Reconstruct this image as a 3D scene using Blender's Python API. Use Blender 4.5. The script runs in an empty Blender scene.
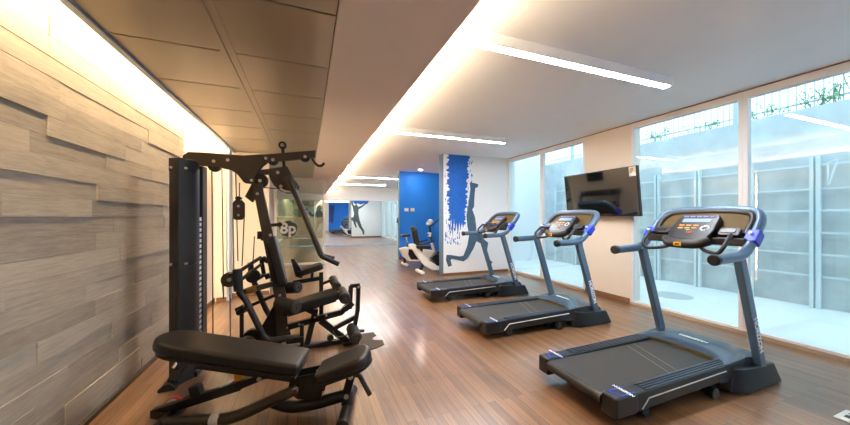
import bpy, bmesh, math, random
from mathutils import Vector, Matrix
random.seed(7)
SC = bpy.context.scene
COL = SC.collection
PI = math.pi

# ------------------------------------------------------------------ materials
def lin(c):
    return tuple(((v/255)/12.92 if v/255 <= .04045 else ((v/255+.055)/1.055)**2.4) for v in c)

def mat(name, col, rough=.5, metal=0., noise=None, bump=None, emit=None, spec=.5, coat=0.):
    m = bpy.data.materials.new(name); m.use_nodes = True
    nt = m.node_tree; b = nt.nodes['Principled BSDF']
    c = lin(col) + (1,)
    b.inputs['Base Color'].default_value = c
    b.inputs['Roughness'].default_value = rough
    b.inputs['Metallic'].default_value = metal
    b.inputs['Specular IOR Level'].default_value = spec
    b.inputs['Coat Weight'].default_value = coat
    if noise or bump:
        tc = nt.nodes.new('ShaderNodeTexCoord')
        n = nt.nodes.new('ShaderNodeTexNoise'); n.inputs['Scale'].default_value = (noise or bump)[0]
        n.inputs['Detail'].default_value = 5
        nt.links.new(tc.outputs['Object'], n.inputs['Vector'])
        if noise:
            r = nt.nodes.new('ShaderNodeMix'); r.data_type = 'RGBA'
            k = noise[1]
            r.inputs[6].default_value = tuple(v*(1-k) for v in c[:3]) + (1,)
            r.inputs[7].default_value = tuple(min(1, v*(1+k)) for v in c[:3]) + (1,)
            nt.links.new(n.outputs['Fac'], r.inputs[0])
            nt.links.new(r.outputs[2], b.inputs['Base Color'])
        if bump:
            bp = nt.nodes.new('ShaderNodeBump'); bp.inputs['Strength'].default_value = bump[1]
            bp.inputs['Distance'].default_value = .01
            nt.links.new(n.outputs['Fac'], bp.inputs['Height'])
            nt.links.new(bp.outputs['Normal'], b.inputs['Normal'])
    if emit:
        b.inputs['Emission Color'].default_value = lin(emit[0]) + (1,)
        b.inputs['Emission Strength'].default_value = emit[1]
    return m

def node_wood(name, ca, cb, seam, pw, ph, rough, island=False, streak=(70, 2.2), k=.45, bumpk=.15, sk=1.5):
    """planks running along Y (object space)."""
    m = bpy.data.materials.new(name); m.use_nodes = True
    nt = m.node_tree; N = nt.nodes.new; L = nt.links.new
    b = nt.nodes['Principled BSDF']
    tc = N('ShaderNodeTexCoord'); sp = N('ShaderNodeSeparateXYZ'); L(tc.outputs['Object'], sp.inputs[0])
    src = 'Z' if island else 'X'
    cv = N('ShaderNodeCombineXYZ'); L(sp.outputs['Y'], cv.inputs[0]); L(sp.outputs[src], cv.inputs[1])
    if island:
        pass
        g = N('ShaderNodeNewGeometry'); rnd = g.outputs['Random Per Island']
    else:
        br = N('ShaderNodeTexBrick'); L(cv.outputs[0], br.inputs['Vector'])
        br.inputs['Scale'].default_value = 1
        br.inputs['Brick Width'].default_value = pw; br.inputs['Row Height'].default_value = ph
        br.inputs['Mortar Size'].default_value = .0012; br.inputs['Bias'].default_value = 0
        br.inputs['Color1'].default_value = (0, 0, 0, 1); br.inputs['Color2'].default_value = (1, 1, 1, 1)
        br.inputs['Mortar'].default_value = (.5, .5, .5, 1)
        br.offset = .37; br.offset_frequency = 2
        rnd = br.outputs['Color']
    # streaks
    mp = N('ShaderNodeMapping'); L(cv.outputs[0], mp.inputs['Vector'])
    mp.inputs['Scale'].default_value = (streak[1], streak[0], 1)
    ad = N('ShaderNodeVectorMath'); ad.operation = 'ADD'; L(mp.outputs[0], ad.inputs[0])
    mu = N('ShaderNodeVectorMath'); mu.operation = 'SCALE'; mu.inputs['Scale'].default_value = 37.
    L(rnd, mu.inputs[0]); L(mu.outputs[0], ad.inputs[1])
    n1 = N('ShaderNodeTexNoise'); n1.inputs['Scale'].default_value = 1; n1.inputs['Detail'].default_value = 10
    n1.inputs['Roughness'].default_value = .74; n1.inputs['Distortion'].default_value = .4
    L(ad.outputs[0], n1.inputs['Vector'])
    n2 = N('ShaderNodeTexNoise'); n2.inputs['Scale'].default_value = 2.2; n2.inputs['Detail'].default_value = 6
    L(tc.outputs['Object'], n2.inputs['Vector'])
    m1 = N('ShaderNodeMath'); m1.operation = 'MULTIPLY_ADD'; L(rnd, m1.inputs[0]); m1.inputs[1].default_value = k
    m2 = N('ShaderNodeMath'); m2.operation = 'MULTIPLY_ADD'; L(n1.outputs['Fac'], m2.inputs[0])
    m2.inputs[1].default_value = sk; m2.inputs[2].default_value = -.62+(1.5-sk)*.45
    L(m2.outputs[0], m1.inputs[2])
    m3 = N('ShaderNodeMath'); m3.operation = 'MULTIPLY_ADD'; L(n2.outputs['Fac'], m3.inputs[0])
    m3.inputs[1].default_value = .6; L(m1.outputs[0], m3.inputs[2]); m3.use_clamp = True
    mx = N('ShaderNodeMix'); mx.data_type = 'RGBA'; L(m3.outputs[0], mx.inputs[0])
    mx.inputs[6].default_value = lin(ca) + (1,); mx.inputs[7].default_value = lin(cb) + (1,)
    out = mx.outputs[2]
    if not island:
        ms = N('ShaderNodeMix'); ms.data_type = 'RGBA'; L(br.outputs['Fac'], ms.inputs[0])
        L(out, ms.inputs[6]); ms.inputs[7].default_value = lin(seam) + (1,); out = ms.outputs[2]
    L(out, b.inputs['Base Color'])
    b.inputs['Roughness'].default_value = rough
    bp = N('ShaderNodeBump'); bp.inputs['Strength'].default_value = bumpk; bp.inputs['Distance'].default_value = .004
    L(n1.outputs['Fac'], bp.inputs['Height']); L(bp.outputs['Normal'], b.inputs['Normal'])
    return m

def glass_mat(name, tint, f0=.04, veil=0., veilcol=(230, 235, 225)):
    m = bpy.data.materials.new(name); m.use_nodes = True
    nt = m.node_tree; N = nt.nodes.new; L = nt.links.new
    nt.nodes.remove(nt.nodes['Principled BSDF']); out = nt.nodes['Material Output']
    t = N('ShaderNodeBsdfTransparent'); t.inputs[0].default_value = lin(tint) + (1,)
    g = N('ShaderNodeBsdfGlossy'); g.inputs['Roughness'].default_value = .01
    g.inputs['Color'].default_value = (1, 1, 1, 1)
    lw = N('ShaderNodeLayerWeight'); lw.inputs['Blend'].default_value = .5
    p = N('ShaderNodeMath'); p.operation = 'POWER'; L(lw.outputs['Facing'], p.inputs[0]); p.inputs[1].default_value = 5
    q = N('ShaderNodeMath'); q.operation = 'MULTIPLY_ADD'; L(p.outputs[0], q.inputs[0])
    q.inputs[1].default_value = 1-f0; q.inputs[2].default_value = f0
    mx = N('ShaderNodeMixShader'); L(q.outputs[0], mx.inputs[0]); L(t.outputs[0], mx.inputs[1]); L(g.outputs[0], mx.inputs[2])
    res = mx.outputs[0]
    if veil:
        d = N('ShaderNodeBsdfDiffuse'); d.inputs[0].default_value = lin(veilcol) + (1,)
        mv = N('ShaderNodeMixShader'); mv.inputs[0].default_value = veil
        L(res, mv.inputs[1]); L(d.outputs[0], mv.inputs[2]); res = mv.outputs[0]
    L(res, out.inputs['Surface'])
    return m

M = {}
M['floor'] = node_wood('floor laminate', (56, 37, 23), (148, 110, 77), (56, 38, 24), 1.28, .066, .32, streak=(95, 1.6), k=.42, sk=1.8)
fb = M['floor'].node_tree.nodes['Principled BSDF']
fb.inputs['Coat Weight'].default_value = .5; fb.inputs['Coat Roughness'].default_value = .16; fb.inputs['Coat IOR'].default_value = 1.6
M['wallwood'] = node_wood('wood wall planks', (116, 106, 98), (194, 182, 164), (0, 0, 0), 1, 1, .62, island=True, streak=(60, 5), k=.42, bumpk=.3, sk=1.35)
M['ceil'] = mat('ceiling paint', (245, 246, 249), .85, noise=(3, .03))
M['bulk'] = mat('bulkhead paint', (246, 240, 238), .85, noise=(3, .03))
M['cream'] = mat('cream wall paint', (236, 222, 204), .8, noise=(3, .03))
M['white'] = mat('white wall paint', (238, 238, 238), .75, noise=(4, .02))
M['metalceil'] = mat('bronze ceiling panel', (172, 162, 146), .36, .6, noise=(260, .12))
M['seam'] = mat('ceiling panel gap', (66, 54, 42), .6)
M['alu'] = mat('brushed aluminium', (176, 188, 206), .45, .2)
M['frame'] = mat('white window frame', (234, 232, 230), .5)
M['trimw'] = mat('brown baseboard', (126, 88, 58), .5, noise=(20, .2))
M['sill'] = mat('beige sill strip', (186, 164, 142), .5)
M['blue'] = mat('cobalt blue paint', (10, 124, 240), .6, noise=(3, .05))
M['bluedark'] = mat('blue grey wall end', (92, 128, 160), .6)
M['stroke'] = mat('blue mural paint', (12, 92, 186), .6, noise=(14, .35))
M['sil'] = mat('grey blue mural paint', (62, 92, 116), .6, noise=(12, .25))
M['silgrey'] = mat('grey mural paint', (72, 88, 88), .6, noise=(12, .25))
M['glass'] = glass_mat('window glass', (240, 249, 252), .045)
M['pglass'] = glass_mat('partition glass', (240, 248, 244), .05)
M['film'] = glass_mat('frosted film', (240, 245, 235), .02, veil=.30, veilcol=(226, 216, 190))
M['filmteal'] = glass_mat('tinted film', (226, 240, 236), .02, veil=.25, veilcol=(180, 214, 204))
M['mirror'] = mat('mirror silver', (232, 236, 234), .015, 1.)
M['lamp'] = mat('lamp diffuser', (255, 240, 215), .5, emit=((246, 249, 255), 80))
M['led'] = mat('warm strip diode', (255, 230, 190), .5, emit=((255, 230, 190), 78))
M['ledw'] = mat('warm wall wash diode', (255, 230, 190), .5, emit=((255, 224, 176), 105))
M['ledv'] = mat('warm corner diode', (255, 230, 190), .5, emit=((255, 226, 180), 90))
M['down'] = mat('downlight lens', (255, 240, 215), .5, emit=((255, 244, 230), 200))
M['black'] = mat('black powder coat', (29, 26, 23), .42, .15, noise=(60, .15))
M['plate'] = mat('dark bronze powder coat', (68, 58, 47), .5, .25, noise=(60, .12))
M['shroud'] = mat('charcoal shroud', (46, 43, 42), .42, .1, noise=(40, .06))
M['pad'] = mat('black upholstery', (27, 24, 21), .4, noise=(120, .12), bump=(600, .12))
M['foam'] = mat('black foam', (38, 34, 30), .7, bump=(300, .2))
M['bolt'] = mat('zinc bolt', (206, 198, 184), .35, .8)
M['cable'] = mat('black coated cable', (52, 50, 46), .5)
M['chrome'] = mat('chrome', (210, 210, 212), .15, 1.)
M['stack'] = mat('weight plate grey', (70, 74, 78), .5, .3)
M['sticker'] = mat('white sticker', (226, 222, 214), .5)
M['red'] = mat('red sticker', (196, 48, 34), .5)
M['yellow'] = mat('yellow knob', (226, 168, 22), .4)
M['rubber'] = mat('dark rubber mat', (74, 62, 50), .8, noise=(80, .2))
M['tmblack'] = mat('treadmill black plastic', (22, 24, 28), .34, noise=(50, .1))
M['tmrail'] = mat('treadmill side rail', (42, 50, 64), .3, .1)
M['belt'] = mat('running belt', (44, 41, 39), .62, bump=(500, .3), noise=(90, .12))
M['beltseam'] = mat('belt seam', (120, 112, 102), .6)
M['tmgrey'] = mat('grey blue metallic paint', (84, 108, 134), .32, .3)
M['tmdark'] = mat('dark graphite plastic', (30, 29, 28), .45)
M['olive'] = mat('olive bronze shell', (84, 66, 26), .6, 0, spec=.25)
M['hood'] = mat('treadmill hood', (62, 78, 94), .25, .2)
M['tmblue'] = mat('blue clamp plastic', (32, 62, 200), .4)
M['screen'] = mat('console display', (120, 142, 158), .2, emit=((120, 150, 170), .25))
M['orange'] = mat('orange key', (222, 150, 48), .5)
M['green'] = mat('green key', (60, 170, 110), .5)
M['letter'] = mat('silver lettering', (242, 247, 250), .45)
M['tv'] = mat('television screen', (14, 17, 22), .05, spec=1.)
M['tv'].node_tree.nodes['Principled BSDF'].inputs['IOR'].default_value = 1.9
M['tvb'] = mat('television bezel', (30, 32, 36), .35)
M['bikew'] = mat('bike white plastic', (236, 232, 226), .4)
M['patio'] = mat('pale patio concrete', (236, 236, 232), .8, noise=(2.2, .08), bump=(40, .1))
M['retain'] = mat('plastered retaining wall', (196, 203, 204), .85, noise=(3.2, .3), bump=(14, .2))
M['retain2'] = mat('upper plaster band', (150, 162, 164), .85, noise=(1.6, .1))
M['galv'] = mat('galvanised steel', (216, 226, 228), .5, .1)
M['fence'] = mat('fence paint', (176, 192, 206), .5, 0)
M['leaf'] = mat('green leaves', (120, 190, 130), .6, noise=(20, .3))
M['stem'] = mat('plant stem', (104, 96, 74), .7)
M['iron'] = mat('cast iron cover', (196, 198, 196), .8)

# ------------------------------------------------------------------ mesh helpers
def fillet(pts, r, n=5):
    P = [Vector(p) for p in pts]; out = [P[0]]
    for i in range(1, len(P)-1):
        a, b, c = P[i-1], P[i], P[i+1]
        d1 = (a-b); d2 = (c-b)
        rr = min(r, d1.length*.48, d2.length*.48)
        s, e = b+d1.normalized()*rr, b+d2.normalized()*rr
        for k in range(n+1):
            t = k/n
            out.append(s*(1-t)**2 + b*2*t*(1-t) + e*t*t)
    out.append(P[-1])
    return out

class MB:
    def __init__(s): s.bm = bmesh.new()
    def box(s, c, d, R=None):
        c = Vector(c); vs = []
        for i in (-.5, .5):
            for j in (-.5, .5):
                for k in (-.5, .5):
                    v = Vector((i*d[0], j*d[1], k*d[2]))
                    if R: v = R @ v
                    vs.append(s.bm.verts.new(c+v))
        for f in ((0, 1, 3, 2), (4, 6, 7, 5), (0, 4, 5, 1), (2, 3, 7, 6), (0, 2, 6, 4), (1, 5, 7, 3)):
            s.bm.faces.new([vs[i] for i in f])
        return s
    def bb(s, x0, x1, y0, y1, z0, z1):
        return s.box(((x0+x1)/2, (y0+y1)/2, (z0+z1)/2), (x1-x0, y1-y0, z1-z0))
    def bar(s, p0, p1, w, h, up=(0, 0, 1)):
        p0, p1 = Vector(p0), Vector(p1); x = (p1-p0); L = x.length; x.normalize()
        u = Vector(up)
        if abs(x.dot(u)) > .98: u = Vector((1, 0, 0))
        y = u.cross(x).normalized(); z = x.cross(y)
        R = Matrix((x, y, z)).transposed()
        return s.box((p0+p1)/2, (L, w, h), R)
    def tube(s, pts, r, seg=10, closed=False, rz=None):
        P = [Vector(p) for p in pts]; n = len(P)
        T = []
        for i in range(n):
            a = P[(i-1) % n] if closed or i > 0 else P[i]; b = P[(i+1) % n] if closed or i < n-1 else P[i]
            T.append((b-a).normalized())
        u = Vector((0, 0, 1))
        if abs(T[0].dot(u)) > .9: u = Vector((0, 1, 0))
        rings = []; nrm = (u - T[0]*u.dot(T[0])).normalized()
        for i in range(n):
            nrm = (nrm - T[i]*nrm.dot(T[i])).normalized(); bi = T[i].cross(nrm)
            ri = r[i] if isinstance(r, (list, tuple)) else r
            rb = ri if rz is None else rz
            rings.append([s.bm.verts.new(P[i] + nrm*ri*math.cos(2*PI*k/seg) + bi*rb*math.sin(2*PI*k/seg)) for k in range(seg)])
        for i in range(n if closed else n-1):
            A, B = rings[i], rings[(i+1) % n]
            for k in range(seg):
                s.bm.faces.new((A[k], A[(k+1) % seg], B[(k+1) % seg], B[k]))
        if not closed:
            s.bm.faces.new(list(reversed(rings[0]))); s.bm.faces.new(rings[-1])
        return s
    def cyl(s, p0, p1, r0, r1=None, seg=20):
        return s.tube([p0, p1], [r0, r0 if r1 is None else r1], seg)
    def prism(s, pts, f, th):
        """pts 2-D outline, f maps (a,b)->3-D, th: thickness vector (centred)."""
        th = Vector(th)*.5; P = [Vector(f(a, b)) for a, b in pts]
        A = [s.bm.verts.new(p-th) for p in P]; B = [s.bm.verts.new(p+th) for p in P]
        s.bm.faces.new(list(reversed(A))); s.bm.faces.new(B)
        n = len(P)
        for i in range(n):
            s.bm.faces.new((A[i], A[(i+1) % n], B[(i+1) % n], B[i]))
        return s
    def ball(s, c, r, sc=(1, 1, 1), seg=14, rings=8):
        mtx = Matrix.Translation(Vector(c)) @ Matrix.Diagonal((r*sc[0], r*sc[1], r*sc[2], 1))
        bmesh.ops.create_uvsphere(s.bm, u_segments=seg, v_segments=rings, radius=1, matrix=mtx)
        return s
    def quad(s, a, b, c, d):
        s.bm.faces.new([s.bm.verts.new(Vector(v)) for v in (a, b, c, d)]); return s
    def out(s, name, m, parent=None, bevel=0, seg=2, loc=None, angle=38):
        bmesh.ops.recalc_face_normals(s.bm, faces=s.bm.faces)
        if loc is not None:
            bmesh.ops.translate(s.bm, verts=s.bm.verts, vec=-Vector(loc))
        me = bpy.data.meshes.new(name); s.bm.to_mesh(me); s.bm.free()
        me.materials.append(M[m] if isinstance(m, str) else m)
        me.polygons.foreach_set('use_smooth', [True]*len(me.polygons))
        me.set_sharp_from_angle(angle=math.radians(angle))
        o = bpy.data.objects.new(name, me); COL.objects.link(o)
        if loc is not None: o.location = loc
        if parent: o.parent = parent
        if bevel:
            b = o.modifiers.new('Bevel', 'BEVEL'); b.width = bevel; b.segments = seg
            b.limit_method = 'ANGLE'; b.angle_limit = math.radians(angle); b.harden_normals = True
        return o

def tag(o, label, cat, group=None, kind=None):
    o['label'] = label; o['category'] = cat
    if group: o['group'] = group
    if kind: o['kind'] = kind
    return o
def thing(name, label, cat, loc=(0, 0, 0), rz=0, group=None):
    o = bpy.data.objects.new(name, None); COL.objects.link(o)
    o.location = loc; o.rotation_euler = (0, 0, rz); o.empty_display_size = .2
    return tag(o, label, cat, group)
def struct(o):
    o['kind'] = 'structure'; return o
def dup(root, loc, rz, label):
    def cp(o, par):
        c = o.copy(); COL.objects.link(c)
        if par: c.parent = par
        for ch in list(o.children): cp(ch, c)
        return c
    kids = list(root.children)
    r = root.copy(); COL.objects.link(r); r.location = loc; r.rotation_euler = (0, 0, rz); r['label'] = label
    for k in kids: cp(k, r)
    return r
def lettering(name, s, size, origin, ax, ay, m, parent=None, ext=.0008, align='CENTER', loc=None):
    cu = bpy.data.curves.new(name, 'FONT'); cu.body = s; cu.size = size; cu.extrude = ext
    cu.offset = .03*size; cu.align_x = align; cu.align_y = 'CENTER'
    t = bpy.data.objects.new(name, cu); COL.objects.link(t)
    dg = bpy.context.evaluated_depsgraph_get(); dg.update()
    me = bpy.data.meshes.new_from_object(t.evaluated_get(dg))
    bpy.data.objects.remove(t); bpy.data.curves.remove(cu)
    ax = Vector(ax).normalized(); ay = Vector(ay).normalized(); az = ax.cross(ay)
    mtx = Matrix((ax, ay, az)).transposed().to_4x4(); mtx.translation = Vector(origin)
    me.transform(mtx); me.name = name
    me.materials.clear(); me.materials.append(M[m])
    o = bpy.data.objects.new(name, me); COL.objects.link(o)
    if parent: o.parent = parent
    return o
def rrect(a0, a1, b0, b1, r, n=5):
    out = []
    for (ca, cb, s0) in ((a1-r, b1-r, 0), (a0+r, b1-r, 1), (a0+r, b0+r, 2), (a1-r, b0+r, 3)):
        for k in range(n+1):
            t = (s0 + k/n)*PI/2
            out.append((ca+r*math.cos(t), cb+r*math.sin(t)))
    return out

# ------------------------------------------------------------------ room shell
XL, XR, YB, YF = -1.433, 5.04, -1.9, 16.3      # left wall, window wall, wall behind, mirror wall
ZC, ZM = 3.01, 2.632                            # plaster ceiling, metal ceiling / bulkhead underside
struct(MB().bb(XL-.3, XR+.1, YB-.2, YF+.2, -.2, 0).out('floor', 'floor'))
struct(MB().bb(XL-.3, XR+.25, YB-.2, YF+.2, ZC, ZC+.2).out('ceiling', 'ceil'))
struct(MB().bb(.167, .79, YB, YF, ZM-.02, ZC).bb(.79, .87, YB, YF, ZM-.02, ZM+.02).bb(.858, .87, YB, YF, ZM, ZM+.042).out('trim_1', 'bulk'))
# metal panel ceiling with joints
mc = MB(); gap = .012
ys = [2.58+.69*k for k in range(-6, 12)]
xs = [-1.205, -.54, .167]
for i in range(len(ys)-1):
    for j in range(2):
        mc.bb(xs[j]+gap/2, xs[j+1]-gap/2, max(ys[i], YB)+gap/2, min(ys[i+1], 10.12)-gap/2, ZM, ZM+.02)
struct(mc.out('ceiling_panels', 'metalceil', bevel=.003))
struct(MB().bb(-1.205, .167, YB, 10.12, ZM+.021, ZM+.04).out('trim_2', 'seam'))
struct(MB().bb(-1.245, -1.2, YB, 6.47, ZM-.02, ZM+.05).out('trim_3', 'alu', bevel=.003))
struct(MB().bb(-.52-.06, -.54+.06, YB, 10.1, ZM-.004, ZM+.005).bb(-.548, -.532, YB, 10.1, ZM-.012, ZM+.004).out('trim_4', 'metalceil', bevel=.002))
struct(MB().bb(XL, .167, YB, 10.2, 2.86, 2.9).out('trim_5', 'bulk'))            # lid of the cove
struct(MB().bb(XL-.01, .167, 10.12, YF, ZM, ZC).out('trim_6', 'bulk'))           # lower plaster ceiling past the glass
# left wall
struct(MB().bb(XL-.3, XL-.045, YB-.2, YF+.2, 0, ZC).out('wall_left', 'cream'))
wp = MB(); z = 0.; row = 0
rw = random.Random(11)
while z < 2.86:
    h = .121
    y = YB - rw.random()*.9
    last = 0
    while y < 4.75:
        L = rw.uniform(.55, 1.35); y1 = min(y+L, 4.75)
        dep = rw.choice([0, .002, .004, .006]) if last > .003 else rw.choice([.003, .006, .008, 0])
        last = dep
        if y1 - y > .02:
            wp.bb(XL-.05, XL-.022+dep, max(y, YB)+.0008, y1-.0008, z+.0008, min(z+h, 2.86)-.0008)
        y = y1
    z += h; row += 1
struct(wp.out('wall_left_planks', 'wallwood'))
struct(MB().bb(XL-.03, XL+.005, YB, 4.75, 0, .035).out('baseboard_left', 'seam'))
# end of the left bay: pilaster, metal edge, cream wall
struct(MB().bb(XL-.05, -1.30, 6.20, 6.62, 0, 2.86).out('wall_pilaster', 'cream'))
struct(MB().bb(-1.30, -1.262, 6.24, 6.6, 0, ZM).out('trim_7', 'alu'))
struct(MB().bb(-1.262, -.67, 6.47, 6.62, 0, ZM+.02).out('wall_partition', 'cream'))
struct(MB().bb(XL-.01, -1.295, 6.185, 6.2, 0, .075).bb(-1.262, -.665, 6.455, 6.47, 0, .075).bb(XL-.045, XL-.03, 4.78, 6.2, 0, .075).out('baseboard_partition', 'trimw', bevel=.003))
# wall behind and mirror wall
struct(MB().bb(XL-.3, XR+.25, YB-.2, YB, 0, ZC).out('wall_back', 'white'))
struct(MB().bb(XL-.3, XR+.25, YF, YF+.2, 0, ZC).out('wall_front', 'white'))
struct(MB().bb(XR-.1, XR, 15.9, YF, 0, ZC).out('wall_stub', 'cream'))
# window wall -----------------------------------------------------
SILL, HEAD = .07, 2.93
struct(MB().bb(XR, XR+.22, 3.60, 4.52, 0, ZC).out('wall_right', 'cream'))
struct(MB().bb(XR, XR+.22, 6.98, 10.4, 0, ZC).out('wall_right_rear', 'white'))
struct(MB().bb(XR-.015, XR, 3.62, 4.50, 0, .09).out('baseboard_right', 'trimw', bevel=.003))
def window(n, y0, y1):
    f = MB()
    f.bb(XR, XR+.09, y0, y0+.045, SILL, HEAD-.02).bb(XR, XR+.09, y1-.045, y1, SILL, HEAD-.02)
    f.bb(XR, XR+.09, y0, y1, 0, SILL).bb(XR, XR+.09, y0, y1, HEAD-.02, ZC)
    o = struct(f.out('window_%d' % n, 'frame', bevel=.004))
    p = MB().bb(XR+.04, XR+.048, y0+.03, y1-.03, SILL-.02, HEAD).out('window_pane', 'glass', o)
    return o
for n, (a, b) in enumerate([(5.72, 6.98), (4.52, 5.72), (2.186, 3.60), (.75, 2.186), (-.65, .75), (-1.9, -.65),
                            (10.4, 11.8), (11.8, 13.2), (13.2, 14.6), (14.6, 15.9)]):
    window(n+1, a, b)
struct(MB().bb(XR-.02, XR, YB, 3.6, 0, .045).bb(XR-.02, XR, 4.52, 6.98, 0, .045).out('trim_8', 'sill', bevel=.003))
struct(MB().bb(XR-.012, XR+.02, YB, 6.98, ZC-.012, ZC).out('trim_9', 'trimw'))

# mural wall and blue wall ---------------------------------------------------
struct(MB().bb(3.14, XR, 6.98, 7.20, 0, ZC).out('wall_mural', 'white'))
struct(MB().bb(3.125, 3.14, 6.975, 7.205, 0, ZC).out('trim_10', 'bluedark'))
struct(MB().bb(2.95, XR, 10.17, 10.33, 0, ZC).out('wall_blue', 'blue'))
struct(MB().bb(2.93, 2.95, 10.165, 10.335, 0, ZC).out('trim_11', 'bluedark'))
struct(MB().bb(2.93, XR, 10.33, 10.345, 0, ZC).out('wall_blue_rear', 'white'))
struct(MB().bb(3.12, XR, 6.965, 6.98, 0, .06).bb(2.93, XR, 10.155, 10.17, 0, .07).bb(2.93, XR, 10.345, 10.36, 0, .08).out('baseboard_mural', 'trimw'))

def px_at_y(px, py, Y):
    u = px-425.; v = 217.-py; x = .9346*u+110.267; yy = -.3557*u+289.726
    return (x*Y/yy, Y, 1.45+v*Y/yy)
# runner mural, painted on the wall (thin paint layer)
def paint(name, polys, m, th, **kw):
    b = MB()
    for p in polys: b.prism(p, lambda a, c: (a, kw['Y'], c), (0, th, 0))
    return b.out(name, m)
run = [(228,8),(243,10),(256,14),(254,24),(246,26),(243,60),(242,88),(236,96),(245,120),(249,150),(250,170),(270,190),(288,205),(284,235),(290,258),(302,268),(298,275),(284,270),(276,235),(272,212),(250,200),(240,225),(222,255),(208,266),(170,258),(165,262),(170,280),(158,284),(150,262),(152,245),(165,245),(195,250),(207,248),(220,215),(226,180),(220,150),(217,115),(222,90),(226,60),(230,30)]
run = [px_at_y(400+a/3.27, 180+b/3.27, 6.975) for a, b in run]
tag(paint('runner_mural', [[(p[0], p[2]) for p in run]], 'sil', .003, Y=6.9738), 'grey-blue running figure painted on the white column wall', 'mural')
rs = random.Random(5)
def stroke(x0, x1, z0, z1, rnd, ragged=.06):
    left = []; right = []
    n = 60
    for i in range(n+1):
        zz = z1+(z0-z1)*i/n; t = i/n
        left.append((x0+rnd.uniform(-ragged, ragged*.6)+.06*t*t, zz))
        right.append((x1+rnd.uniform(-ragged*.8, ragged*.5)-.12*t, zz))
    bot = []
    k = 13
    for i in range(k+1):
        x = left[-1][0]+(right[-1][0]-left[-1][0])*i/k
        bot.append((x, z0-rnd.uniform(0, .32) if i % 2 else z0+rnd.uniform(0, .2)))
    return left + bot[1:-1] + list(reversed(right))
polys = [stroke(3.27, 3.86, 1.22, ZC-.005, rs)]
for i in range(150):
    side = rs.random()
    if side < .62: x = rs.uniform(3.18, 3.62); zz = rs.uniform(.72, 1.3) if rs.random() < .75 else rs.uniform(1.2, 2.9); x = x if zz < 1.3 else rs.uniform(3.17, 3.27)
    else: x = rs.uniform(3.80, 3.95); zz = rs.uniform(1.4, 2.9)
    w, h = rs.uniform(.004, .022), rs.uniform(.02, .11)
    polys.append([(x, zz), (x+w, zz+h*.3), (x+w*.7, zz+h), (x-w*.3, zz+h*.6)])
tag(paint('brush_stroke_mural', polys, 'stroke', .0025, Y=6.9784), 'ragged blue paint stroke running down the white column wall', 'mural')
# leaping figure on the rear of the blue wall, seen in the mirror
jump = [(148,85),(156,85),(160,110),(168,118),(176,108),(184,116),(186,124),(205,118),(230,100),(236,104),(210,126),(190,138),(188,160),(192,182),(196,200),(208,235),(222,258),(222,278),(214,282),(210,262),(192,238),(180,212),(172,208),(180,238),(174,243),(166,225),(158,204),(146,196),(148,184),(160,182),(164,165),(160,145),(156,125),(150,110)]
jp = [px_at_y(325+a/5.66, 185+b/5.66, 22.25) for a, b in jump]
tag(paint('leaping_figure_mural', [[(p[0], p[2]) for p in jp]], 'silgrey', .003, Y=10.3503), 'grey leaping figure on a white wall, reflected in the far mirror', 'mural')
jb = [px_at_y(325+a/5.66, 185+b/5.66, 22.25) for a, b in [(158, 60), (246, 60), (248, 92), (238, 108), (222, 104), (200, 111), (186, 104), (172, 110), (160, 100)]]
tag(paint('blue_swash_mural', [[(p[0], p[2]) for p in jb]], 'stroke', .003, Y=10.3465), 'blue paint swash above the leaping figure, reflected in the mirror', 'mural')
# wall behind the camera as the mirror shows it: blue panel, running woman, dark picture
struct(MB().bb(2.15, 4.3, YB, YB+.01, 0, ZC).out('wall_back_panel', 'blue'))
tag(paint('brushed_blue_mural', [stroke(2.2, 2.75, .9, 2.7, rs)], mat('deep blue mural paint', (8, 60, 150), .6), .004, Y=YB+.013), 'dark blue brush stroke on the blue wall, reflected in the mirror', 'mural')
wom = [(175,228),(183,226),(188,234),(196,232),(200,246),(197,262),(193,275),(195,290),(190,300),(184,292),(186,276),(180,262),(176,268),(170,260),(178,250)]
wm = [(190, 232), (198, 232), (202, 240), (198, 246), (206, 256), (208, 270), (204, 284), (196, 288), (190, 300), (184, 318), (188, 330), (182, 334), (176, 318), (180, 300), (186, 284), (186, 266), (176, 272), (166, 264), (160, 254), (166, 250), (174, 260), (184, 252)]
wmp = [px_at_y(260+(a-22)/3.0375+2.5, 130+(b)/3.0375-1, 34.45) for a, b in wm]
tag(paint('runner_silhouette_mural', [[(p[0], p[2]) for p in wmp]], 'silgrey', .006, Y=YB+.004), 'small grey runner silhouette on white wall, reflected in the mirror', 'mural')
tag(MB().bb(-1.05, -.2, YB, YB+.05, 1.45, 2.35).out('wall_screen', 'tvb', bevel=.01), 'dark square wall screen seen reflected through the glass partition', 'screen')

# mirror --------------------------------------------------------------------
tag(MB().bb(XL-.03, 4.9, YF-.012, YF, .06, 2.3).out('gym_mirror', 'mirror'), 'wide frameless mirror covering the lower far end wall', 'mirror')
struct(MB().bb(XL-.03, XR-.1, YF-.02, YF, 0, .06).out('baseboard_far', 'alu'))
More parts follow.
